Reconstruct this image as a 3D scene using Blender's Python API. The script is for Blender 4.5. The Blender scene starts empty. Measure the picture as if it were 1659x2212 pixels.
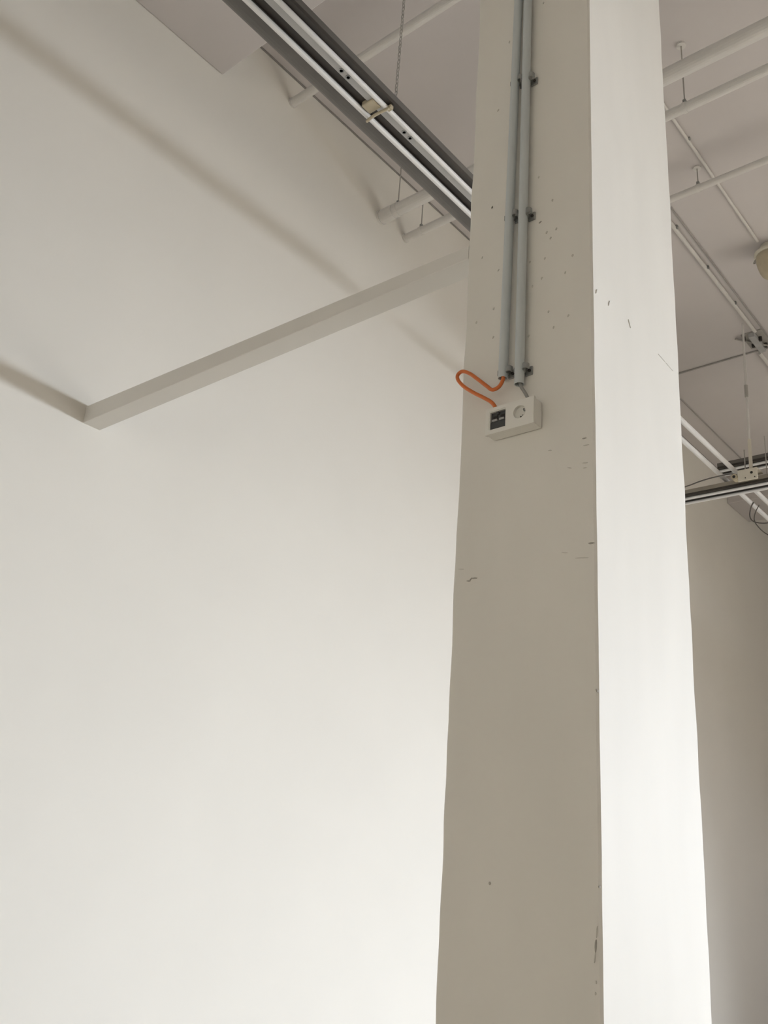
import bpy, bmesh, math, random
from mathutils import Vector, Matrix, noise

random.seed(7)
scene = bpy.context.scene
C = scene.collection

# ------------------------------------------------------------------ camera
cam_data = bpy.data.cameras.new('camera')
cam = bpy.data.objects.new('camera', cam_data)
C.objects.link(cam)
R_ = Vector((0.7667164, 0.6380815, 0.0706955))
U_ = Vector((0.1791552, -0.3184069, 0.9308708))
F_ = Vector((-0.6164814, 0.7010485, 0.3584434))
cam.matrix_world = Matrix(((R_.x, U_.x, -F_.x, 0.0), (R_.y, U_.y, -F_.y, 0.0),
                           (R_.z, U_.z, -F_.z, 1.6), (0, 0, 0, 1)))
cam_data.sensor_fit = 'HORIZONTAL'
cam_data.sensor_width = 36.0
cam_data.lens = 1960.0 / 1659.0 * 36.0
cam_data.clip_start = 0.05
cam_data.clip_end = 100
scene.camera = cam

# ------------------------------------------------------------------ room dimensions (metres)
XW = -3.80          # long white wall
XE = 8.5            # window wall
YF = -5.0           # wall behind the camera
YB = 16.0           # far wall
ZC = 6.59           # ceiling
WIN = [(9.0, 10.9), (11.1, 13.0), (13.2, 15.1)]   # windows along the window wall
WZ = (2.1, 3.5)
FILL_WIN = (-2.0, 1.0, 4.0)                           # centres of the added fill windows behind the camera

# ------------------------------------------------------------------ world and light
world = bpy.data.worlds.new('world')
scene.world = world
world.use_nodes = True
world.node_tree.nodes['Background'].inputs[0].default_value = (0.8, 0.9, 1.0, 1)
world.node_tree.nodes['Background'].inputs[1].default_value = 0.3

def window_or_fill(name, loc, width, height, watts, aim, spread, col):
    """daylight at an opening, some of it added fill: a rectangle of light aimed along 'aim'"""
    d = bpy.data.lights.new(name, 'AREA')
    d.shape = 'RECTANGLE'
    d.size = width
    d.size_y = height
    d.energy = watts
    d.color = col
    d.spread = math.radians(spread)
    o = bpy.data.objects.new(name, d)
    C.objects.link(o)
    o.location = loc
    o.rotation_euler = Vector(aim).to_track_quat('-Z', 'Y').to_euler()
    return o

def aim(azimuth, down):
    """azimuth measured from -X towards -Y"""
    a, d = math.radians(azimuth), math.radians(down)
    return (-math.cos(a) * math.cos(d), -math.sin(a) * math.cos(d), -math.sin(d))

for (a, b) in WIN:
    window_or_fill('daylight_or_fill', (XE - 0.9, (a + b) / 2, (WZ[0] + WZ[1]) / 2), b - a, WZ[1] - WZ[0], 478, aim(47, 45), 122, (0.885, 0.955, 1.045))
for x in FILL_WIN:
    window_or_fill('daylight_or_fill', (x, YF + 0.35, 1.9), 1.9, 1.8, 155, aim(90, 15), 160, (1.0, 0.935, 0.815))  # added fill from behind the camera, lifts the column front
window_or_fill('daylight_or_fill', (0.1, YB - 0.3, 2.3), 1.4, 1.5, 45, aim(90, 20), 100, (0.87, 0.92, 1.05))  # added fill, raises the ambient light in the far bay

scene.view_settings.view_transform = 'Standard'
scene.view_settings.look = 'None'
scene.view_settings.gamma = 1.0
scene.view_settings.use_curve_mapping = False
scene.view_settings.exposure = 0.09

# ------------------------------------------------------------------ materials
def principled(name, col, rough=0.6, metal=0.0, spec=0.5):
    m = bpy.data.materials.new(name)
    m.use_nodes = True
    b = m.node_tree.nodes['Principled BSDF']
    b.inputs['Base Color'].default_value = (*col, 1)
    b.inputs['Roughness'].default_value = rough
    b.inputs['Metallic'].default_value = metal
    b.inputs['Specular IOR Level'].default_value = spec
    return m

def mottled(name, col, amount=0.06, scale=3.0, rough=0.6, bump=0.0, bscale=40.0, metal=0.0, spec=0.5, stretch=(1, 1, 1), lowbump=0.0):
    """paint with slight patchiness and a fine relief"""
    m = principled(name, col, rough, metal, spec)
    nt = m.node_tree
    N, L = nt.nodes, nt.links
    b = N['Principled BSDF']
    tc = N.new('ShaderNodeTexCoord')
    mp = N.new('ShaderNodeMapping')
    mp.inputs['Scale'].default_value = stretch
    L.new(tc.outputs['Object'], mp.inputs[0])
    n = N.new('ShaderNodeTexNoise')
    n.inputs['Scale'].default_value = scale
    n.inputs['Detail'].default_value = 2
    L.new(mp.outputs[0], n.inputs['Vector'])
    r = N.new('ShaderNodeMapRange')
    r.inputs['From Min'].default_value = 0.3
    r.inputs['From Max'].default_value = 0.7
    r.inputs['To Min'].default_value = 1 - amount
    r.inputs['To Max'].default_value = 1.0
    L.new(n.outputs['Fac'], r.inputs['Value'])
    mx = N.new('ShaderNodeVectorMath')
    mx.operation = 'SCALE'
    mx.inputs[0].default_value = col
    L.new(r.outputs[0], mx.inputs['Scale'])
    L.new(mx.outputs[0], b.inputs['Base Color'])
    last = None
    if lowbump:
        n3 = N.new('ShaderNodeTexNoise')
        n3.inputs['Scale'].default_value = 0.9
        n3.inputs['Detail'].default_value = 2
        L.new(tc.outputs['Object'], n3.inputs['Vector'])
        b3 = N.new('ShaderNodeBump')
        b3.inputs['Strength'].default_value = 1.0
        b3.inputs['Distance'].default_value = lowbump
        L.new(n3.outputs['Fac'], b3.inputs['Height'])
        last = b3
    if bump:
        n2 = N.new('ShaderNodeTexNoise')
        n2.inputs['Scale'].default_value = bscale
        n2.inputs['Detail'].default_value = 1
        L.new(tc.outputs['Object'], n2.inputs['Vector'])
        bp = N.new('ShaderNodeBump')
        bp.inputs['Strength'].default_value = bump
        bp.inputs['Distance'].default_value = 0.004
        L.new(n2.outputs['Fac'], bp.inputs['Height'])
        if last:
            L.new(last.outputs[0], bp.inputs['Normal'])
        last = bp
    if last:
        L.new(last.outputs[0], b.inputs['Normal'])
    return m

M = dict(
    wall=mottled('wall_paint', (0.85, 0.825, 0.765), 0.03, 1.2, 0.75, 0.06, 30, spec=0.3, lowbump=0.012),
    brick=mottled('grey_wall_paint', (0.50, 0.48, 0.45), 0.1, 1.2, 0.8, spec=0.2),
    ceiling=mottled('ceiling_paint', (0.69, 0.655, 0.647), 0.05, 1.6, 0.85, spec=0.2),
    column=mottled('column_paint', (0.86, 0.835, 0.775), 0.05, 2.2, 0.6, 0.12, 22, spec=0.3, stretch=(2, 2, 0.6)),
    beam=mottled('beam_paint', (0.82, 0.80, 0.755), 0.03, 3, 0.6, spec=0.3),
    floor=mottled('floor_wood', (0.47, 0.395, 0.30), 0.2, 2, 0.5, stretch=(1, 6, 1)),
    pipe=mottled('white_pipe_paint', (0.76, 0.74, 0.71), 0.06, 5, 0.5),
    white=mottled('white_enamel', (0.88, 0.88, 0.88), 0.03, 8, 0.35),
    dark=mottled('dark_bronze_metal', (0.055, 0.047, 0.04), 0.25, 6, 0.45, metal=0.0),
    darkgrey=mottled('dark_grey_metal', (0.16, 0.15, 0.14), 0.2, 6, 0.4),
    wing=mottled('wing_grey_metal', (0.40, 0.385, 0.365), 0.1, 6, 0.4),
    tan=mottled('tan_tray', (0.34, 0.31, 0.26), 0.15, 6, 0.5),
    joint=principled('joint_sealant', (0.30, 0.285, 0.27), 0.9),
    web=mottled('galvanised_plate', (0.52, 0.52, 0.52), 0.12, 9, 0.45),
    hole=principled('dark_hole', (0.03, 0.028, 0.025), 0.8),
    beige=mottled('yellowed_plastic', (0.58, 0.51, 0.37), 0.15, 14, 0.45),
    ivory=mottled('ivory_plastic', (0.74, 0.70, 0.60), 0.05, 20, 0.4),
    conduit=mottled('grey_pvc', (0.60, 0.64, 0.645), 0.06, 7, 0.4, stretch=(3, 3, 0.6)),
    clip=mottled('zinc_clip', (0.36, 0.37, 0.36), 0.15, 20, 0.4, metal=0.5),
    screw=principled('screw_steel', (0.07, 0.065, 0.06), 0.5, 0.6),
    orange=mottled('orange_pvc', (0.76, 0.20, 0.05), 0.12, 25, 0.45),
    greycable=mottled('grey_pvc_cable', (0.30, 0.30, 0.28), 0.1, 25, 0.5),
    box=mottled('white_pvc_box', (0.86, 0.845, 0.79), 0.02, 10, 0.35),
    socket=mottled('socket_white', (0.78, 0.765, 0.71), 0.02, 10, 0.35),
    module=mottled('module_grey', (0.065, 0.068, 0.068), 0.1, 10, 0.5),
    jack=mottled('jack_grey', (0.40, 0.40, 0.39), 0.05, 10, 0.45),
    cable=mottled('dark_cable', (0.14, 0.13, 0.12), 0.1, 20, 0.5),
    rod=mottled('rod_zinc', (0.46, 0.44, 0.41), 0.15, 20, 0.6, metal=0.0),
    dull=principled('dull_grey_paint', (0.40, 0.38, 0.365), 0.8),
    chip_right=principled('filled_crack', (0.74, 0.72, 0.67), 0.9),
    chip=principled('chipped_plaster', (0.42, 0.395, 0.35), 0.9),
    chip_light=principled('scuffed_paint', (0.64, 0.615, 0.555), 0.9),
    frame=principled('window_frame_paint', (0.75, 0.75, 0.74), 0.4),
)

# ------------------------------------------------------------------ mesh helpers
def obj(name, bm, mat, parent=None, smooth=False, loc=None):
    me = bpy.data.meshes.new(name)
    bmesh.ops.recalc_face_normals(bm, faces=bm.faces[:])
    bm.to_mesh(me)
    bm.free()
    for m in (mat if isinstance(mat, (list, tuple)) else [mat]):
        me.materials.append(M[m])
    if smooth:
        for p in me.polygons:
            p.use_smooth = True
    o = bpy.data.objects.new(name, me)
    C.objects.link(o)
    if parent is not None:
        o.parent = parent
    if loc is not None:
        o.location = loc
    return o

def thing(name, label, cat, loc=(0, 0, 0), group=None):
    o = bpy.data.objects.new(name, None)
    o.empty_display_size = 0.1
    C.objects.link(o)
    o.location = loc
    return tag(o, label, cat, group)

def tag(o, label, cat, group=None):
    o['label'] = label
    o['category'] = cat
    if group:
        o['group'] = group
    return o

def struct(o):
    o['kind'] = 'structure'
    return o

def box(bm, x0, x1, y0, y1, z0, z1, bevel=0.0, seg=2):
    r = bmesh.ops.create_cube(bm, size=1.0)
    vs = r['verts']
    for v in vs:
        v.co = Vector((x0 + (v.co.x + .5) * (x1 - x0), y0 + (v.co.y + .5) * (y1 - y0), z0 + (v.co.z + .5) * (z1 - z0)))
    if bevel:
        es = list({e for v in vs for e in v.link_edges})
        bmesh.ops.bevel(bm, geom=es, offset=bevel, segments=seg, affect='EDGES', profile=0.5)
    return bm

def frame_axes(t):
    t = t.normalized()
    a = Vector((0, 0, 1)) if abs(t.z) < 0.9 else Vector((1, 0, 0))
    u = t.cross(a).normalized()
    return u, t.cross(u).normalized()

def tube(bm, pts, r, n=12, cap=True):
    """round tube along a polyline; r is one radius or a list"""
    pts = [Vector(p) for p in pts]
    rings = []
    u = None
    for i, p in enumerate(pts):
        t = (pts[min(i + 1, len(pts) - 1)] - pts[max(i - 1, 0)]).normalized()
        if u is None:
            u, v = frame_axes(t)
        else:
            u = (u - t * u.dot(t)).normalized()
            v = t.cross(u)
        rr = r[i] if isinstance(r, (list, tuple)) else r
        rings.append([bm.verts.new(p + (u * math.cos(a) + v * math.sin(a)) * rr)
                      for a in (2 * math.pi * k / n for k in range(n))])
    for a, b in zip(rings, rings[1:]):
        for k in range(n):
            bm.faces.new((a[k], a[(k + 1) % n], b[(k + 1) % n], b[k]))
    if cap:
        bm.faces.new(rings[0])
        bm.faces.new(rings[-1])
    return bm

def hollow(bm, p0, p1, r, ri, n=24):
    """open pipe with a wall thickness"""
    p0, p1 = Vector(p0), Vector(p1)
    u, v = frame_axes(p1 - p0)
    def ring(p, q):
        return [bm.verts.new(p + (u * math.cos(2 * math.pi * k / n) + v * math.sin(2 * math.pi * k / n)) * q) for k in range(n)]
    o0, o1, i0, i1 = ring(p0, r), ring(p1, r), ring(p0, ri), ring(p1, ri)
    for k in range(n):
        j = (k + 1) % n
        bm.faces.new((o0[k], o0[j], o1[j], o1[k]))
        bm.faces.new((i0[k], i1[k], i1[j], i0[j]))
        bm.faces.new((o0[k], i0[k], i0[j], o0[j]))
        bm.faces.new((o1[k], o1[j], i1[j], i1[k]))
    return bm

def lathe(bm, prof, origin, n=24):
    """prof: list of (radius, z)"""
    o = Vector(origin)
    rings = [[bm.verts.new(o + Vector((max(r, 1e-4) * math.cos(2 * math.pi * k / n), max(r, 1e-4) * math.sin(2 * math.pi * k / n), z)))
              for k in range(n)] for r, z in prof]
    for a, b in zip(rings, rings[1:]):
        for k in range(n):
            bm.faces.new((a[k], a[(k + 1) % n], b[(k + 1) % n], b[k]))
    bm.faces.new(rings[0])
    bm.faces.new(rings[-1])
    return bm

def extrude_profile(bm, prof, a0, a1, axis):
    """closed 2D profile [(s, z)] swept along 'X' or 'Y'; s is the other horizontal axis"""
    def P(s, z, a):
        return (a, s, z) if axis == 'X' else (s, a, z)
    A = [bm.verts.new(P(s, z, a0)) for s, z in prof]
    B = [bm.verts.new(P(s, z, a1)) for s, z in prof]
    n = len(prof)
    for k in range(n):
        bm.faces.new((A[k], A[(k + 1) % n], B[(k + 1) % n], B[k]))
    bm.faces.new(A)
    bm.faces.new(B)
    return bm

def smooth_path(pts, sub=6):
    """Catmull-Rom through the points"""
    P = [Vector(p) for p in pts]
    P = [P[0] * 2 - P[1]] + P + [P[-1] * 2 - P[-2]]
    out = []
    for i in range(1, len(P) - 2):
        for k in range(sub):
            t = k / sub
            a, b, c, d = P[i - 1], P[i], P[i + 1], P[i + 2]
            out.append(0.5 * ((2 * b) + (c - a) * t + (2 * a - 5 * b + 4 * c - d) * t * t + (3 * b - a - 3 * c + d) * t ** 3))
    out.append(P[-2])
    return out

NB = bmesh.new

# ------------------------------------------------------------------ the room
struct(obj('floor', box(NB(), XW - .3, XE + .3, YF - .3, YB + .3, -0.2, 0.0), 'floor'))
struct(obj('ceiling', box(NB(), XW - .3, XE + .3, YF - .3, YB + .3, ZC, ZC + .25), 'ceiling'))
struct(obj('wall_left', box(NB(), XW - .3, XW, YF - .3, YB + .3, 0, ZC), 'wall'))
bm = NB()                                   # wall behind the camera, openings added for the fill lamps
box(bm, XW, XE, YF - .3, YF, 0, 1.0)
box(bm, XW, XE, YF - .3, YF, 2.8, ZC)
xs = [XW] + [v for x in FILL_WIN for v in (x - .95, x + .95)] + [XE]
for k in range(0, len(xs), 2):
    box(bm, xs[k], xs[k + 1], YF - .3, YF, 1.0, 2.8)
struct(obj('wall_front', bm, 'brick'))
for k, x in enumerate(FILL_WIN):
    bm = NB()
    for (u0, u1, v0, v1) in ((-.95, -.89, 1.0, 2.8), (.89, .95, 1.0, 2.8), (-.025, .025, 1.06, 2.74), (-.89, .89, 1.0, 1.06), (-.89, .89, 2.74, 2.8)):
        box(bm, x + u0, x + u1, YF - .18, YF - .1, v0, v1)
    struct(obj('window_%d' % (k + 4), bm, 'frame'))  # frames of the added fill windows
bm = NB()                                   # far wall, with an opening added for the bay fill lamp
box(bm, XW, XE, YB, YB + .3, 0, 1.5)
box(bm, XW, XE, YB, YB + .3, 3.1, ZC)
box(bm, XW, -.65, YB, YB + .3, 1.5, 3.1)
box(bm, .85, XE, YB, YB + .3, 1.5, 3.1)
struct(obj('wall_back', bm, 'brick'))
bm = NB()
for (u0, u1, v0, v1) in ((-.65, -.59, 1.5, 3.1), (.79, .85, 1.5, 3.1), (.075, .125, 1.56, 3.04), (-.59, .79, 1.5, 1.56), (-.59, .79, 3.04, 3.1)):
    box(bm, u0, u1, YB + .1, YB + .18, v0, v1)
struct(obj('window_7', bm, 'frame'))
bm = NB()                                   # window wall, with its openings left open
box(bm, XE, XE + .3, YF, YB, 0, WZ[0])
box(bm, XE, XE + .3, YF, YB, WZ[1], ZC)
ys = [YF] + [v for w in WIN for v in w] + [YB]
for k in range(0, len(ys), 2):
    box(bm, XE, XE + .3, ys[k], ys[k + 1], WZ[0], WZ[1])
struct(obj('wall_right', bm, 'brick'))
for k, (a, b) in enumerate(WIN):
    bm = NB()
    w = 0.06
    box(bm, XE + .1, XE + .18, a, a + w, WZ[0], WZ[1])
    box(bm, XE + .1, XE + .18, b - w, b, WZ[0], WZ[1])
    box(bm, XE + .1, XE + .18, a + w, b - w, WZ[0], WZ[0] + w)
    box(bm, XE + .1, XE + .18, a + w, b - w, WZ[1] - w, WZ[1])
    box(bm, XE + .1, XE + .18, (a + b) / 2 - .025, (a + b) / 2 + .025, WZ[0] + w, WZ[1] - w)
    struct(obj('window_%d' % (k + 1), bm, 'frame'))
# unseen partition added to block window light from the white wall's far end
struct(obj('added_light_blocker', box(NB(), 1.0, 1.15, 10.1, YB, 0, 3.8), 'wall'))
# downstand beams under the ceiling, wall to wall
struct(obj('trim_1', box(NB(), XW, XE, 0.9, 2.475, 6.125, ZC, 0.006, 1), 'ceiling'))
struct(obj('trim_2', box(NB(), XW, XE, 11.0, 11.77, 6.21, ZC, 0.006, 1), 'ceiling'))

# dark open joint where wall and ceiling meet
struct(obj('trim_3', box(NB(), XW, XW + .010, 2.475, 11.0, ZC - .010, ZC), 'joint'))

# ------------------------------------------------------------------ column
CX0, CX1, CY0, CY1 = -1.5057, -1.0506, 2.04, 2.6586
col = thing('concrete_column', 'square white painted concrete column carrying grey conduits and a socket box', 'column',
            ((CX0 + CX1) / 2, (CY0 + CY1) / 2, 0))
bm = NB()
hx, hy = (CX1 - CX0) / 2, (CY1 - CY0) / 2
ch = 0.006
def perim():
    pts = []
    nx, ny = 6, 7
    for k in range(nx + 1):
        pts.append((-hx + ch + (2 * hx - 2 * ch) * k / nx, -hy))
    for k in range(ny + 1):
        pts.append((hx, -hy + ch + (2 * hy - 2 * ch) * k / ny))
    for k in range(nx + 1):
        pts.append((hx - ch - (2 * hx - 2 * ch) * k / nx, hy))
    for k in range(ny + 1):
        pts.append((-hx, hy - ch - (2 * hy - 2 * ch) * k / ny))
    return pts
pp = perim()
rings = []
NZ = 220
for i in range(NZ + 1):
    z = ZC * i / NZ
    ring = []
    for (x, y) in pp:
        edge = abs(abs(x) - hx) < 0.02 and abs(abs(y) - hy) < 0.02
        p = Vector((x * 3, y * 3, z * 1.1))
        d = noise.noise(p) * 0.0012
        if edge:
            d += noise.noise(Vector((x * 9, y * 9, z * 7))) * 0.0022
        if 0.02 < z < ZC - .02:
            s = Vector((x / hx if abs(abs(x) - hx) < 0.02 else 0, y / hy if abs(abs(y) - hy) < 0.02 else 0, 0))
            x2, y2 = x + s.x * d, y + s.y * d
        else:
            x2, y2 = x, y
        ring.append(bm.verts.new((x2, y2, z)))
    rings.append(ring)
n = len(pp)
for a, b in zip(rings, rings[1:]):
    for k in range(n):
        bm.faces.new((a[k], a[(k + 1) % n], b[(k + 1) % n], b[k]))
bm.faces.new(rings[0])
bm.faces.new(rings[-1])
obj('shaft', bm, 'column', col)

FM = [(-1.415, 3.664, -1.413, 3.668, 0.0035, 0.55), (-1.383, 3.399, -1.381, 3.403, 0.0035, 0.55), (-1.448, 3.476, -1.446, 3.48, 0.0035, 0.55), (-1.396, 3.258, -1.394, 3.262, 0.0035, 0.55), (-1.462, 3.231, -1.46, 3.235, 0.0035, 0.55), (-1.395, 3.152, -1.393, 3.156, 0.0035, 0.55), (-1.172, 3.467, -1.17, 3.471, 0.0035, 0.55), (-1.206, 3.469, -1.204, 3.473, 0.0035, 0.55), (-1.265, 3.381, -1.263, 3.385, 0.0035, 0.55), (-1.212, 3.373, -1.21, 3.3770000000000002, 0.0035, 0.55), (-1.116, 3.343, -1.114, 3.347, 0.0035, 0.55), (-1.141, 3.292, -1.139, 3.296, 0.0035, 0.55), (-1.222, 3.304, -1.22, 3.308, 0.0035, 0.55), (-1.254, 3.287, -1.252, 3.291, 0.0035, 0.55), (-1.198, 3.174, -1.196, 3.178, 0.0035, 0.55), (-1.131, 3.135, -1.129, 3.139, 0.0035, 0.55), (-1.18, 3.113, -1.178, 3.117, 0.0035, 0.55), (-1.266, 3.112, -1.264, 3.116, 0.0035, 0.55), (-1.192, 3.441, -1.19, 3.445, 0.0035, 0.55), (-1.365, 4.375, -1.363, 4.379, 0.0035, 0.55), (-1.405, 4.081, -1.403, 4.085, 0.0035, 0.55), (-1.237, 3.701, -1.235, 3.705, 0.0035, 0.55), (-1.415, 3.665, -1.413, 3.669, 0.0035, 0.55), (-1.226, 4.468, -1.224, 4.4719999999999995, 0.0035, 0.55), (-1.186, 3.584, -1.184, 3.588, 0.0035, 0.55), (-1.2318, 3.5187, -1.2255, 3.5226, 0.0029, 0.8), (-1.4571, 2.3653, -1.4461, 2.3638, 0.0027, 0.7), (-1.4463, 2.3666, -1.4406, 2.3719, 0.0023, 0.7), (-1.4405, 2.3704, -1.4232, 2.3699, 0.0027, 0.7), (-1.0706, 2.4147, -1.0558, 2.414, 0.0036, 0.7), (-1.0861, 2.7234, -1.0752, 2.7235, 0.0023, 0.7), (-1.0839, 2.7019, -1.0674, 2.7016, 0.0018, 0.4), (-1.194, 2.714, -1.184, 2.7125, 0.0018, 0.4), (-1.1322, 2.6471, -1.1216, 2.6428, 0.0021, 0.5), (-1.0868, 2.6498, -1.0713, 2.648, 0.0018, 0.5), (-1.0846, 2.6343, -1.0752, 2.6341, 0.0021, 0.5), (-1.1515, 2.4025, -1.1328, 2.3987, 0.0014, 0.35), (-1.112, 2.3805, -1.0711, 2.3759, 0.0018, 0.4), (-1.4893, 2.4057, -1.4698, 2.4029, 0.0018, 0.35), (-1.055, 2.031, -1.0526, 2.0263, 0.0029, 0.6), (-1.3526, 1.5696, -1.3519, 1.5662, 0.0039, 0.8), (-1.0546, 1.5816, -1.0546, 1.5798, 0.0025, 0.7), (-1.0601, 1.4984, -1.0626, 1.4742, 0.002, 0.4), (-1.0637, 1.4698, -1.0651, 1.4438, 0.003, 0.6), (-1.0651, 1.4438, -1.0685, 1.422, 0.0021, 0.5), (-1.0649, 1.3865, -1.0649, 1.3823, 0.0021, 0.5), (-1.0662, 1.3633, -1.0668, 1.359, 0.0021, 0.5)]
RM = [(2.0668, 3.2143, 2.0605, 3.1964, 0.0035, 0.25), (2.148, 3.22, 2.1399, 3.1987, 0.0037, 0.4), (2.1119, 3.2028, 2.1399, 3.1987, 0.0021, 0.2), (2.272, 3.2236, 2.2872, 3.1999, 0.0028, 0.3), (2.0371, 3.1883, 2.1119, 3.2028, 0.0019, 0.15), (2.1523, 3.2035, 2.2666, 3.2195, 0.0016, 0.1), (2.3806, 3.1953, 2.4849, 3.2091, 0.0019, 0.15), (2.4849, 3.2091, 2.543, 3.2051, 0.0023, 0.25), (2.543, 3.2051, 2.6052, 3.201, 0.0028, 0.4), (2.612, 3.1935, 2.6129, 3.1531, 0.0035, 0.15)]
def chip(bm, a, b, r, to3, mi):
    """thin irregular flake along the segment a-b, standing half a millimetre proud"""
    a, b = Vector(a), Vector(b)
    d = b - a
    L = d.length
    d = d / L if L > 1e-6 else Vector((0, 1))
    q = Vector((-d.y, d.x))
    nn = 9
    base, top = [], []
    for k in range(nn):
        t = 2 * math.pi * k / nn
        rr = r * random.uniform(0.65, 1.15)
        c = (a + b) / 2 + d * (math.cos(t) * (L / 2 + rr)) + q * (math.sin(t) * rr)
        base.append(bm.verts.new(to3(c, -0.004)))
        top.append(bm.verts.new(to3((a + b) / 2 + (c - (a + b) / 2) * 0.9, 0.0022)))
    for k in range(nn):
        f = bm.faces.new((base[k], base[(k + 1) % nn], top[(k + 1) % nn], top[k]))
        f.material_index = mi
    bm.faces.new(top).material_index = mi
ox, oy = col.location.x, col.location.y
bm = NB()
for (x0, z0, x1, z1, r, s) in FM:
    chip(bm, (x0, z0), (x1, z1), r * 0.85, lambda c, h: (c.x - ox, CY0 - h - oy, c.y), 0 if s > 0.55 else 1)
o = obj('plaster_chips', bm, ['chip', 'chip_light'], col)
o['kind'] = 'stuff'
bm = NB()
for (y0, z0, y1, z1, r, s) in RM:
    if s >= 0.25:
        chip(bm, (y0, z0), (y1, z1), r * 0.5, lambda c, h: (CX1 + h - ox, c.x - oy, c.y), 0)
o = obj('hairline_cracks', bm, 'chip_right', col)
o['kind'] = 'stuff'

# ------------------------------------------------------------------ tie beam from wall to column
bm = NB()
A = [bm.verts.new(p) for p in ((XW, 2.04, 3.499), (XW, 2.137, 3.499), (XW, 2.137, 3.591), (XW, 2.04, 3.591))]
B = [bm.verts.new(p) for p in ((CX0, 2.041, 3.500), (CX0, 2.128, 3.500), (CX0, 2.128, 3.553), (CX0, 2.041, 3.553))]
for k in range(4):
    bm.faces.new((A[k], A[(k + 1) % 4], B[(k + 1) % 4], B[k]))
bm.faces.new(A)
bm.faces.new(B)
bmesh.ops.bevel(bm, geom=[e for e in bm.edges if abs(e.verts[0].co.x - e.verts[1].co.x) > 1], offset=0.002, segments=1, affect='EDGES')
tag(obj('tie_beam', bm, 'beam'), 'slim white painted beam running level from the white wall to the column', 'beam')

# ------------------------------------------------------------------ conduits on the column
def snap_clip(parent, c, r, side, ear):
    """snap-in clip: cradle behind a vertical tube, open to the front, with one lip curling out; c in parent space"""
    h = 0.009
    path = []
    for k in range(15):                         # cradle round the back of the tube (back is +Y)
        a = math.radians(-15 + 210 * k / 14)
        path.append((math.cos(a) * (r + .0018), math.sin(a) * (r + .0018)))
    if side < 0:
        path = [(-x, y) for x, y in path]
    # lip: half loop at the cradle's free side
    x0, y0 = path[0]
    lip = [(x0 + side * (.0085 - .0085 * math.cos(a)), y0 - .0105 * math.sin(a)) for a in (math.pi * k / 10 for k in range(11))]
    lip[-1] = (lip[-1][0], lip[-1][1] + .004)
    path = lip[::-1] + path[1:]
    bm = NB()
    prev = None
    for i, (x, y) in enumerate(path):
        xa, ya = path[max(i - 1, 0)]
        xb, yb = path[min(i + 1, len(path) - 1)]
        tx, ty = xb - xa, yb - ya
        ln = math.hypot(tx, ty) or 1
        nx, ny = -ty / ln * .0013, tx / ln * .0013
        q = [bm.verts.new((c[0] + x + s * nx, c[1] + y + s * ny, c[2] + dz)) for s, dz in ((-1, -h), (1, -h), (1, h), (-1, h))]
        if prev:
            for j in range(4):
                bm.faces.new((prev[j], prev[(j + 1) % 4], q[(j + 1) % 4], q[j]))
        else:
            bm.faces.new(q)
        prev = q
    bm.faces.new(prev)
    o = obj('clip', bm, 'clip', parent)
    bm = NB()
    x0, x1 = sorted((c[0] + side * (r * 0.5), c[0] + side * (r + ear)))
    box(bm, x0, x1, c[1] + r + .003, c[1] + r + .0092, c[2] - .017, c[2] + .012, 0.0015, 1)
    obj('clip_base', bm, 'clip', o)
    bm = NB()
    sx = c[0] + side * (r + ear * 0.5)
    tube(bm, [(sx, c[1] + r - .001, c[2] - .003), (sx, c[1] + r + .006, c[2] - .003)], 0.0052, 10)
    obj('screw', bm, 'screw', o)
    return o

YT = 2.04 - 0.024
def conduit(xb, xt, zb, label, clips, side):
    t = thing('conduit_pipe', label, 'conduit', (xb, YT, zb), 'grey conduits on the column')
    top = ZC - zb
    kx = (xt - xb) / (4.5 - zb)
    hollow_bm = hollow(NB(), (0, 0, 0), (kx * top, 0, top), 0.0148, 0.0128)
    obj('tube', hollow_bm, 'conduit', t, smooth=False)
    bm = tube(NB(), [(kx * .012, 0, .012), (kx * .02, 0, .02)], 0.0126, 18)
    obj('tube_core', bm, 'hole', t)
    for cz in clips:
        snap_clip(t, (kx * (cz - zb), 0, cz - zb), 0.0148, side, 0.018)
    return t
conduit(-1.338, -1.315, 2.979, 'grey conduit pipe on the column with the orange cable leaving its open end', (3.0, 3.572, 4.14), 1)
conduit(-1.280, -1.275, 2.941, 'grey conduit pipe on the column ending just above the socket, thin grey cable below', (2.992, 3.556, 4.122), 1)

# ------------------------------------------------------------------ socket box on the column
BX0, BX1, BZ0, BZ1 = -1.378, -1.213, 2.787, 2.873
BF, BBK = 1.990, 2.038
sb = thing('socket_box', 'white surface mounted double box with power socket and data module on the column', 'socket',
           ((BX0 + BX1) / 2, (BF + BBK) / 2, BZ0))
sx, sy, sz = sb.location
def L(x, y, z):
    return (x - sx, y - sy, z - sz)
def lbox(bm, x0, x1, y0, y1, z0, z1, bv=0.0, seg=2):
    return box(bm, x0 - sx, x1 - sx, y0 - sy, y1 - sy, z0 - sz, z1 - sz, bv, seg)
obj('back_box', lbox(NB(), BX0 + .001, BX1 - .001, BF + .010, BBK, BZ0 + .001, BZ1 - .001, 0.004, 3), 'box', sb)
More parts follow.
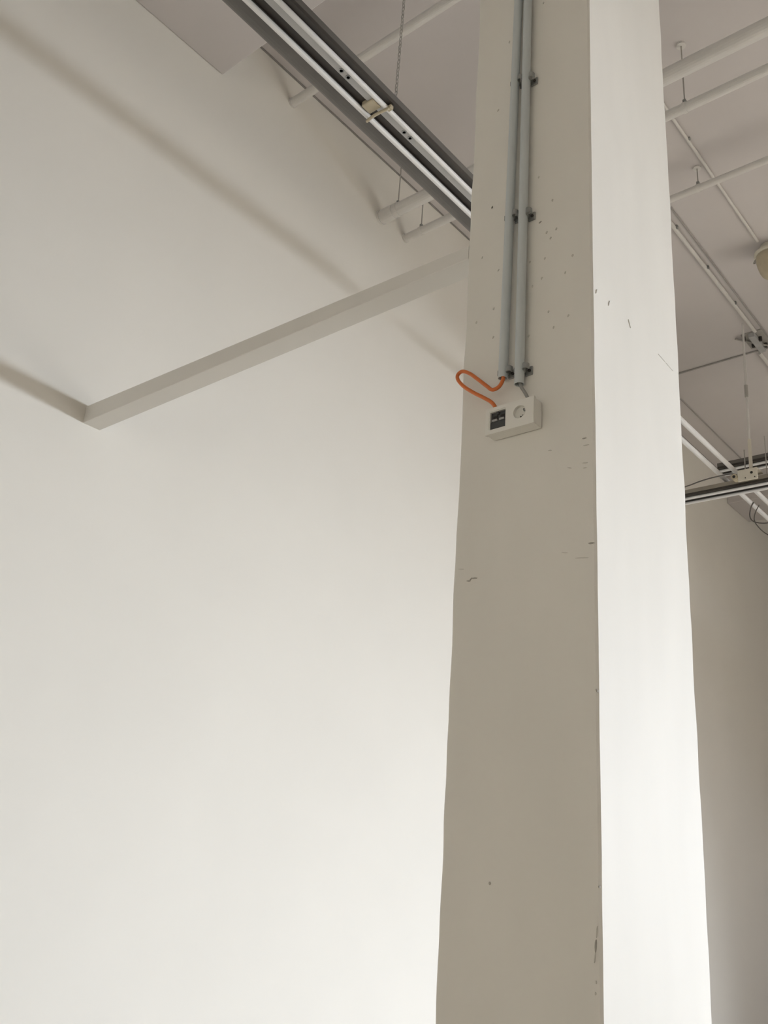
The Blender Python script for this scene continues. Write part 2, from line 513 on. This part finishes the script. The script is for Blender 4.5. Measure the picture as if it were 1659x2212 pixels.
# cover frame: plate with a square window at the left and a round hole at the right
def cover():
    bm = NB()
    yf, yb = BF, BF + .011
    dw = (-1.366, -1.3085, 2.801, 2.861)          # data window
    lbox(bm, BX0, BX1, yf, yb, BZ0, dw[2])        # bottom strip
    lbox(bm, BX0, BX1, yf, yb, dw[3], BZ1)        # top strip
    lbox(bm, BX0, dw[0], yf, yb, dw[2], dw[3])
    # right block with round hole
    cx, cz, r = -1.261, 2.834, 0.0205
    x0, x1, z0, z1 = dw[1], BX1, dw[2], dw[3]
    n = 32
    fr, bk, fi = [], [], []
    for k in range(n):
        a = 2 * math.pi * k / n + math.pi / n
        ca, sa = math.cos(a), math.sin(a)
        t = min(((x1 - cx) if ca > 0 else (cx - x0)) / max(abs(ca), 1e-6), ((z1 - cz) if sa > 0 else (cz - z0)) / max(abs(sa), 1e-6))
        fr.append(bm.verts.new(L(cx + ca * t, yf, cz + sa * t)))
        fi.append(bm.verts.new(L(cx + ca * r, yf, cz + sa * r)))
        bk.append(bm.verts.new(L(cx + ca * r, yb, cz + sa * r)))
    for k in range(n):
        j = (k + 1) % n
        bm.faces.new((fr[k], fr[j], fi[j], fi[k]))
        bm.faces.new((fi[k], fi[j], bk[j], bk[k]))
    # fill the corners left by the fan
    for (qx, qz) in ((x0, z0), (x1, z0), (x1, z1), (x0, z1)):
        q = bm.verts.new(L(qx, yf, qz))
        best = None
        for k in range(n):
            j = (k + 1) % n
            a, b = fr[k].co, fr[j].co
            if abs(a.x - b.x) > 1e-6 and abs(a.z - b.z) > 1e-6:
                m = (a + b) / 2
                d = (m - q.co).length
                if best is None or d < best[0]:
                    best = (d, k, j)
        if best and best[0] < 0.02:
            bm.faces.new((fr[best[1]], q, fr[best[2]]))
    # outer right edge
    lbox(bm, BX1 - .0005, BX1, yf, yb, z0, z1)
    return bm
cv = obj('cover_frame', cover(), 'box', sb)
# fine joint between cover and box
obj('cover_joint', lbox(NB(), BX0 + .0006, BX1 - .0006, BF + .0108, BF + .0122, BZ0 + .0006, BZ1 - .0006), 'socket', sb)
# power socket insert
cx, cz = -1.261, 2.834
def disc_y(bm, cx, cz, y0, y1, r0, r1=None, n=28):
    r1 = r0 if r1 is None else r1
    a = [bm.verts.new(L(cx + r0 * math.cos(2 * math.pi * k / n), y0, cz + r0 * math.sin(2 * math.pi * k / n))) for k in range(n)]
    b = [bm.verts.new(L(cx + r1 * math.cos(2 * math.pi * k / n), y1, cz + r1 * math.sin(2 * math.pi * k / n))) for k in range(n)]
    for k in range(n):
        bm.faces.new((a[k], a[(k + 1) % n], b[(k + 1) % n], b[k]))
    bm.faces.new(a)
    bm.faces.new(b)
    return bm
bm = NB()                                                     # recessed cup
disc_y(bm, cx, cz, BF + .0095, BF + .012, 0.0206)
ins = obj('socket_insert', bm, 'socket', sb)
bm = NB()
n = 32                                                        # rim ring just proud of the plate
ra, rb = 0.0205, 0.0218
a = [[bm.verts.new(L(cx + r * math.cos(2 * math.pi * k / n), y, cz + r * math.sin(2 * math.pi * k / n))) for k in range(n)]
     for r, y in ((ra, BF + .001), (ra, BF - .0006), (rb, BF - .0006), (rb, BF + .001))]
for q in range(4):
    for k in range(n):
        bm.faces.new((a[q][k], a[q][(k + 1) % n], a[(q + 1) % 4][(k + 1) % n], a[(q + 1) % 4][k]))
obj('socket_rim', bm, 'box', ins)
for dx, dz in ((-.0005, -.0125), (.0090, .0095)):
    obj('contact_hole', disc_y(NB(), cx + dx, cz + dz, BF + .0088, BF + .0100, 0.0029, n=14), 'hole', ins)
for dx, dz in ((.0125, .004), (.0085, -.012)):
    obj('earth_clip', lbox(NB(), cx + dx - .002, cx + dx + .002, BF + .003, BF + .0098, cz + dz - .0022, cz + dz + .0022, .0004, 1), 'clip', ins)
# data module
dm = obj('data_module', lbox(NB(), -1.3655, -1.309, BF + .0075, BF + .0115, 2.8015, 2.8605), 'module', sb)
bm = NB()
lbox(bm, -1.3655, -1.362, BF + .0005, BF + .008, 2.8015, 2.8605)
lbox(bm, -1.362, -1.309, BF + .0005, BF + .008, 2.8575, 2.8605)
obj('inner_frame', bm, 'socket', dm)
obj('module_bezel', lbox(NB(), -1.361, -1.3095, BF + .003, BF + .008, 2.803, 2.826, .001, 1), 'module', dm)
for x in (-1.3475, -1.3225):
    o = obj('jack_shutter', lbox(NB(), x - .0085, x + .0085, BF + .0005, BF + .0078, 2.8265, 2.8335, .0008, 1), 'jack', dm)
    obj('jack_opening', lbox(NB(), x - .0075, x + .0075, BF + .0066, BF + .0078, 2.8345, 2.846), 'hole', dm)
obj('latch', lbox(NB(), -1.3425, -1.3330, BF + .002, BF + .0078, 2.8475, 2.8560, .0008, 1), 'module', dm)

# ------------------------------------------------------------------ cables at the box
pts = [(-1.3375, 2.016, 3.03), (-1.3365, 2.014, 2.992), (-1.330, 2.004, 2.966), (-1.3365, 1.994, 2.940), (-1.357, 1.990, 2.934),
       (-1.375, 1.988, 2.950), (-1.411, 1.986, 2.986), (-1.441, 1.986, 3.014), (-1.470, 1.988, 3.031), (-1.4885, 1.990, 3.024),
       (-1.485, 1.990, 3.005), (-1.462, 1.990, 2.976), (-1.426, 1.992, 2.945), (-1.394, 1.997, 2.922), (-1.368, 2.006, 2.901), (-1.352, 2.014, 2.873)]
bm = tube(NB(), smooth_path(pts, 6), 0.0058, 12)
tag(obj('orange_cable', bm, 'orange', smooth=True), 'bright orange cable looping from the conduit end into the socket box', 'cable')
bm = tube(NB(), smooth_path([(-1.280, 2.016, 2.985), (-1.279, 2.016, 2.955), (-1.271, 2.012, 2.930), (-1.257, 2.012, 2.905), (-1.243, 2.016, 2.873)], 5), 0.0050, 10)
tag(obj('grey_cable', bm, 'greycable', smooth=True), 'short thin grey cable between the conduit end and the socket box top', 'cable')

# ------------------------------------------------------------------ suspended tracks
def track(name, label, axis, s0, z, a0, a1, holes=(), clips=(), mirror=1, tray='darkgrey', wing='darkgrey'):
    """twin-rail track: tray above two white rails with a galvanised plate between them and a curved wing outside.
    s0 = position of the first rail across the track; the profile goes towards +mirror"""
    t = thing(name, label, 'track', (s0, a0, z) if axis == 'Y' else (a0, s0, z), 'suspended twin rail tracks')
    ln = a1 - a0
    m = mirror
    def part(nm, prof, mat, par=t, smooth=False):
        return obj(nm, extrude_profile(NB(), [(m * s, q) for s, q in prof], 0, ln, axis), mat, par, smooth)
    part('tray', [(-.060, .050), (.140, .046), (.146, .050), (.146, .085), (.138, .085), (.138, .060), (-.060, .060)], tray)
    # wing: curves up and away on the outer side
    arc = [(-.058 - .085 * math.sin(a), .100 - .050 * math.cos(a)) for a in (math.radians(85) * k / 6 for k in range(7))]
    part('wing', arc + [(s, q + .008) for s, q in arc[::-1]], wing)
    part('tray_liner', [(.012, .034), (.056, .034), (.056, .047), (.012, .047)], 'dark')
    part('tray_lip', [(.118, .026), (.146, .026), (.146, .047), (.118, .047)], 'dark')
    for s, r in ((0.001, .0135), (0.110, .0125)):
        pr = [(s + r * math.cos(a), .014 + r * math.sin(a)) for a in (2 * math.pi * k / 12 for k in range(12))]
        rl = part('rail', pr, 'white')
        part('rail_stem', [(s - .004, .02), (s + .004, .02), (s + .004, .048), (s - .004, .048)], 'darkgrey', rl)
    wp = part('plate', [(.058, .020), (.100, .016), (.100, .021), (.058, .025)], 'web')
    for h in holes:
        for dh in (-.024, 0.024):
            p0 = (m * .080, h + dh - a0, .0145) if axis == 'Y' else (h + dh - a0, m * .080, .0145)
            obj('hole_ring', lathe(NB(), [(.0125, 0), (.0125, .008), (.008, .008), (.008, .0)], p0, 16), 'clip', wp)
            obj('hole_core', lathe(NB(), [(.0078, .0015), (.0078, .007)], p0, 12), 'hole' if dh > 0 else 'clip', wp)
    for c in clips:
        pts = []
        for k in range(13):
            u = k / 12
            pts.append((m * (-.016 + .142 * u), c - a0 - .020 * math.sin(u * math.pi), .004 - .018 * math.sin(u * math.pi)))
        cl = obj('clip', tube(NB(), pts, 0.0075, 8), 'beige', t, smooth=True)
        obj('clip_block', box(NB(), *sorted((m * .020, m * .094)), c - a0 - .085, c - a0 - .022, .008, .040, .004, 1), 'beige', cl)
        obj('clip_tab', box(NB(), *sorted((m * .112, m * .140)), c - a0 - .006, c - a0 + .016, .0, .02, .002, 1), 'beige', cl)
    return t
track('lighting_track', 'long suspended twin rail track passing behind the column top, with beige clip', 'Y', -2.460, 4.985, 0.4, 4.9,
      holes=(2.197, 2.665), clips=(2.468,))

def chain(x, y, z0, z1, label):
    t_bm = NB()
    link, r = 0.034, 0.0023
    nl = int((z1 - z0) / (link * 0.78))
    for i in range(nl):
        zc = z0 + (i + .5) * (z1 - z0) / nl
        pts = []
        for k in range(13):
            a = 2 * math.pi * k / 12
            u, w = .0075 * math.cos(a), link / 2 * math.sin(a)
            pts.append((x + (u if i % 2 else 0), y + (0 if i % 2 else u), zc + w))
        tube(t_bm, pts, r, 5, cap=False)
    return tag(obj('hanger_chain', t_bm, 'rod'), label, 'chain')
chain(-2.42, 2.60, 5.045, 6.59, 'thin link chain hanging from the ceiling to the long track')

# pair of plain white tubes carrying on beyond the column
for x, lab in ((-2.505, 'straight white tube beyond the column, upper of the pair crossing the cross track'),
               (-2.640, 'straight white tube beyond the column, lower of the pair crossing the cross track')):
    t = thing('white_tube', lab, 'tube', (x, 5.3, 5.035), 'pair of white tubes beyond the column')
    obj('tube', tube(NB(), [(0, 0, 0), (0, 7.5, 0)], 0.021, 14), 'white', t, smooth=False)
    obj('end_cap', tube(NB(), [(0, -.004, 0), (0, .02, 0)], 0.0225, 14), 'white', t)

track('lighting_track', 'suspended twin rail track crossing beyond the column with a beige bracket', 'X', 7.656, 4.87, -3.75, 0.9, mirror=-1, tray='tan', wing='wing')
track('lighting_track', 'short twin rail track just above and behind the bracketed cross track', 'X', 8.215, 5.33, -2.86, 0.9, mirror=-1)

# bracket and rod carrying the cross track
t = thing('track_hanger', 'beige bracket with knob and long hanging rod carrying the cross track', 'hanger', (-2.37, 7.53, 4.905))
bm = NB()
box(bm, -.085, .085, -.125, -.113, -.02, .085, .004, 1)
box(bm, -.085, .085, -.125, .03, .078, .088, .003, 1)
br = obj('bracket', bm, 'ivory', t)
for dx, dz, r in ((.035, .045, .012), (-.02, .005, .005), (.06, .0, .005)):
    obj('bolt_hole', tube(NB(), [(dx, -.127, dz), (dx, -.120, dz)], r, 12), 'hole', br)
obj('knob', tube(NB(), [(-.115, -.13, .035), (-.115, -.06, .035)], .027, 14), 'beige', t)
obj('knob_centre', tube(NB(), [(-.115, -.133, .035), (-.115, -.128, .035)], .013, 12), 'hole', t)
obj('lower_rod', tube(NB(), [(0, -.02, .08), (0, .0, .42)], .016, 12), 'ivory', t)
obj('rod', tube(NB(), [(0, 0, .42), (.0, .08, 1.66)], .010, 10), 'pipe', t)
obj('sleeve', tube(NB(), [(0, .022, .86), (0, .028, .98)], .016, 12), 'rod', t)
obj('wire', tube(NB(), [(-.05, -.02, .085), (-.052, 0, .33)], .005, 6), 'rod', t)
obj('wire', tube(NB(), [(.13, -.02, .03), (.13, 0, .42)], .004, 6), 'rod', t)

# wire draped along the cross track
bm = tube(NB(), smooth_path([(-3.3, 7.50, 4.955), (-2.95, 7.46, 4.965), (-2.80, 7.45, 4.985), (-2.66, 7.44, 4.992), (-2.52, 7.43, 4.985), (-2.47, 7.43, 4.965)], 6), .006, 8)
tag(obj('track_wire', bm, 'cable', smooth=True), 'thin dark wire lying along the top of the bracketed cross track', 'cable')

# loose cable loops hanging below the crossing
bm = tube(NB(), smooth_path([(-2.61, 8.27, 5.03), (-2.64, 8.28, 4.99), (-2.665, 8.30, 4.92), (-2.645, 8.30, 4.86), (-2.583, 8.30, 4.825), (-2.504, 8.30, 4.812), (-2.40, 8.30, 4.83), (-2.30, 8.30, 4.89)], 8), .006, 8)
tag(obj('loose_cable', bm, 'cable', smooth=True), 'dark loose cable, upper of the loops hanging under the track crossing', 'cable', 'loose cables under the crossing')
bm = tube(NB(), smooth_path([(-2.59, 8.36, 5.03), (-2.63, 8.36, 4.96), (-2.645, 8.36, 4.88), (-2.60, 8.36, 4.79), (-2.53, 8.36, 4.715), (-2.44, 8.36, 4.67), (-2.30, 8.36, 4.65), (-2.15, 8.36, 4.68)], 8), .005, 8)
tag(obj('loose_cable', bm, 'cable', smooth=True), 'dark loose cable, lower and longer loop hanging under the track crossing', 'cable', 'loose cables under the crossing')

# ------------------------------------------------------------------ pipes under the ceiling
def ceiling_pipe(label, y, z, r, x1=4.0, collars=()):
    t = thing('ceiling_pipe', label, 'pipe', (XW, y, z), 'white pipes below the ceiling')
    obj('pipe', tube(NB(), [(0, 0, 0), (x1 - XW, 0, 0)], r, 20), 'pipe', t, smooth=False)
    for (a, b, k) in collars:
        obj('collar', tube(NB(), [(a, 0, 0), (b, 0, 0)], r * k, 20), 'pipe', t)
    obj('wall_flange', tube(NB(), [(0, 0, 0), (.012, 0, 0)], r * 1.18, 20), 'pipe', t)
    return t
ceiling_pipe('thin white pipe close to the ceiling, nearest the viewer, ending at the wall', 3.055, 6.375, .030)
ceiling_pipe('thickest white pipe below the ceiling, with a collar at the white wall', 4.035, 6.07, .048, collars=((.03, .13, 1.12),))
ceiling_pipe('medium white pipe hanging beside the thickest ceiling pipe', 4.325, 6.07, .031)
ceiling_pipe('farthest white ceiling pipe right of the column, hung on a short rod', 5.425, 6.40, .026)

def pipe_hanger(label, x, y, zp, r):
    t = thing('pipe_hanger', label, 'hanger', (x, y, zp), 'pipe hangers')
    bm = NB()
    n = 20
    prev = None
    first = None
    for k in range(n):
        a = 2 * math.pi * k / n
        q = [bm.verts.new((dx, math.cos(a) * rr, math.sin(a) * rr)) for rr, dx in ((r + .0005, -.012), (r + .004, -.012), (r + .004, .012), (r + .0005, .012))]
        if prev:
            for j in range(4):
                bm.faces.new((prev[j], prev[(j + 1) % 4], q[(j + 1) % 4], q[j]))
        else:
            first = q
        prev = q
    for j in range(4):
        bm.faces.new((prev[j], prev[(j + 1) % 4], first[(j + 1) % 4], first[j]))
    cl = obj('clamp', bm, 'pipe', t)
    obj('clamp_nut', box(NB(), -.010, .010, -.012, .012, r + .002, r + .03, .002, 1), 'clip', cl)
    obj('rod', tube(NB(), [(0, 0, r + .02), (0, 0, ZC - zp)], .0045, 8), 'rod', t)
    obj('anchor', tube(NB(), [(0, 0, ZC - zp - .012), (0, 0, ZC - zp)], .030, 12), 'pipe', t)
    return t
pipe_hanger('thin rod and clamp on the thickest pipe near the white wall', -3.638, 4.035, 6.07, .048)
pipe_hanger('thin rod and clamp on the medium pipe near the white wall', -3.645, 4.325, 6.07, .031)
pipe_hanger('thin rod and clamp on the medium pipe right of the column', -1.584, 4.325, 6.07, .031)
pipe_hanger('short rod and clamp on the farthest pipe right of the column', -1.925, 5.425, 6.40, .026)

# ------------------------------------------------------------------ conduits lying on the ceiling
def ceiling_conduit(label, x0, y0, x1, y1, r, clips=(), mat='pipe'):
    d = Vector((x1 - x0, y1 - y0, 0))
    t = thing('ceiling_conduit', label, 'conduit', (x0, y0, ZC - r - .003), 'conduits on the ceiling')
    obj('tube', tube(NB(), [(0, 0, 0), d], r, 12), mat, t)
    for f in clips:
        p = d * f
        obj('saddle', box(NB(), p.x - r * .3, p.x + r + .010, p.y - .012, p.y + .012, -r * .6, r, .002, 1), 'clip', t)
    return t
ceiling_conduit('white ceiling conduit leading to the beige lamp at the right edge', -1.885, 3.4, -1.850, 6.50, .011, (.55,))
ceiling_conduit('white ceiling conduit ending at the metal bracket above the hanging rod', -2.340, 3.2, -2.320, 7.80, .017, (.60, .74, .88))
ceiling_conduit('thin pale ceiling conduit beside the one ending at the bracket', -2.262, 3.2, -2.250, 10.8, .006, (), 'dull')
ceiling_conduit('white ceiling conduit carrying on beyond the metal bracket', -2.415, 8.20, -2.405, 10.8, .018)
ceiling_conduit('thin ceiling conduit nearest the white wall beyond the column', -3.455, 4.2, -3.435, 10.9, .006, (), 'dull')
t = ceiling_conduit('thin line of conduit crossing the ceiling at the metal bracket', -3.79, 8.19, 0.8, 8.12, .008, (), 'dull')

# metal bracket on the ceiling
t = thing('ceiling_bracket', 'metal bracket with dark bolts on the ceiling above the hanging rod', 'bracket', (-2.36, 7.95, ZC))
obj('plate', box(NB(), -.10, .10, -.14, .16, -.014, 0, .003, 1), 'rod', t)
obj('channel', box(NB(), -.03, .03, -.14, .19, -.065, -.014, .004, 1), 'web', t)
for dx, dy in ((-.085, -.10), (.045, -.02), (-.05, .06), (.05, .12)):
    obj('bolt', tube(NB(), [(dx, dy, -.055), (dx, dy, 0)], .016, 8), 'screw', t)
obj('strut', tube(NB(), [(-.16, -.12, -.02), (.10, .16, -.05)], .010, 8), 'rod', t)

# beige lamp at the right edge of the frame
t = thing('bell_lamp', 'yellowed bell shaped lamp fixed to the ceiling at the right edge', 'lamp', (-1.80, 6.63, 6.30))
obj('shade', lathe(NB(), [(.012, -.02), (.05, -.015), (.075, .01), (.092, .05), (.105, .10), (.112, .15), (.110, .19), (.100, .20)], (0, 0, 0), 28), 'beige', t, smooth=True)
obj('cap', lathe(NB(), [(.108, .19), (.125, .197), (.125, .215), (.09, .23), (.07, .29)], (0, 0, 0), 28), 'ivory', t, smooth=False)
pts = [(-.131 * math.cos(math.pi * k / 14), -.02 * math.sin(math.pi * k / 14), .165 + .045 * math.sin(math.pi * k / 14)) for k in range(15)]
obj('strap', tube(NB(), pts, .009, 8), 'rod', t)
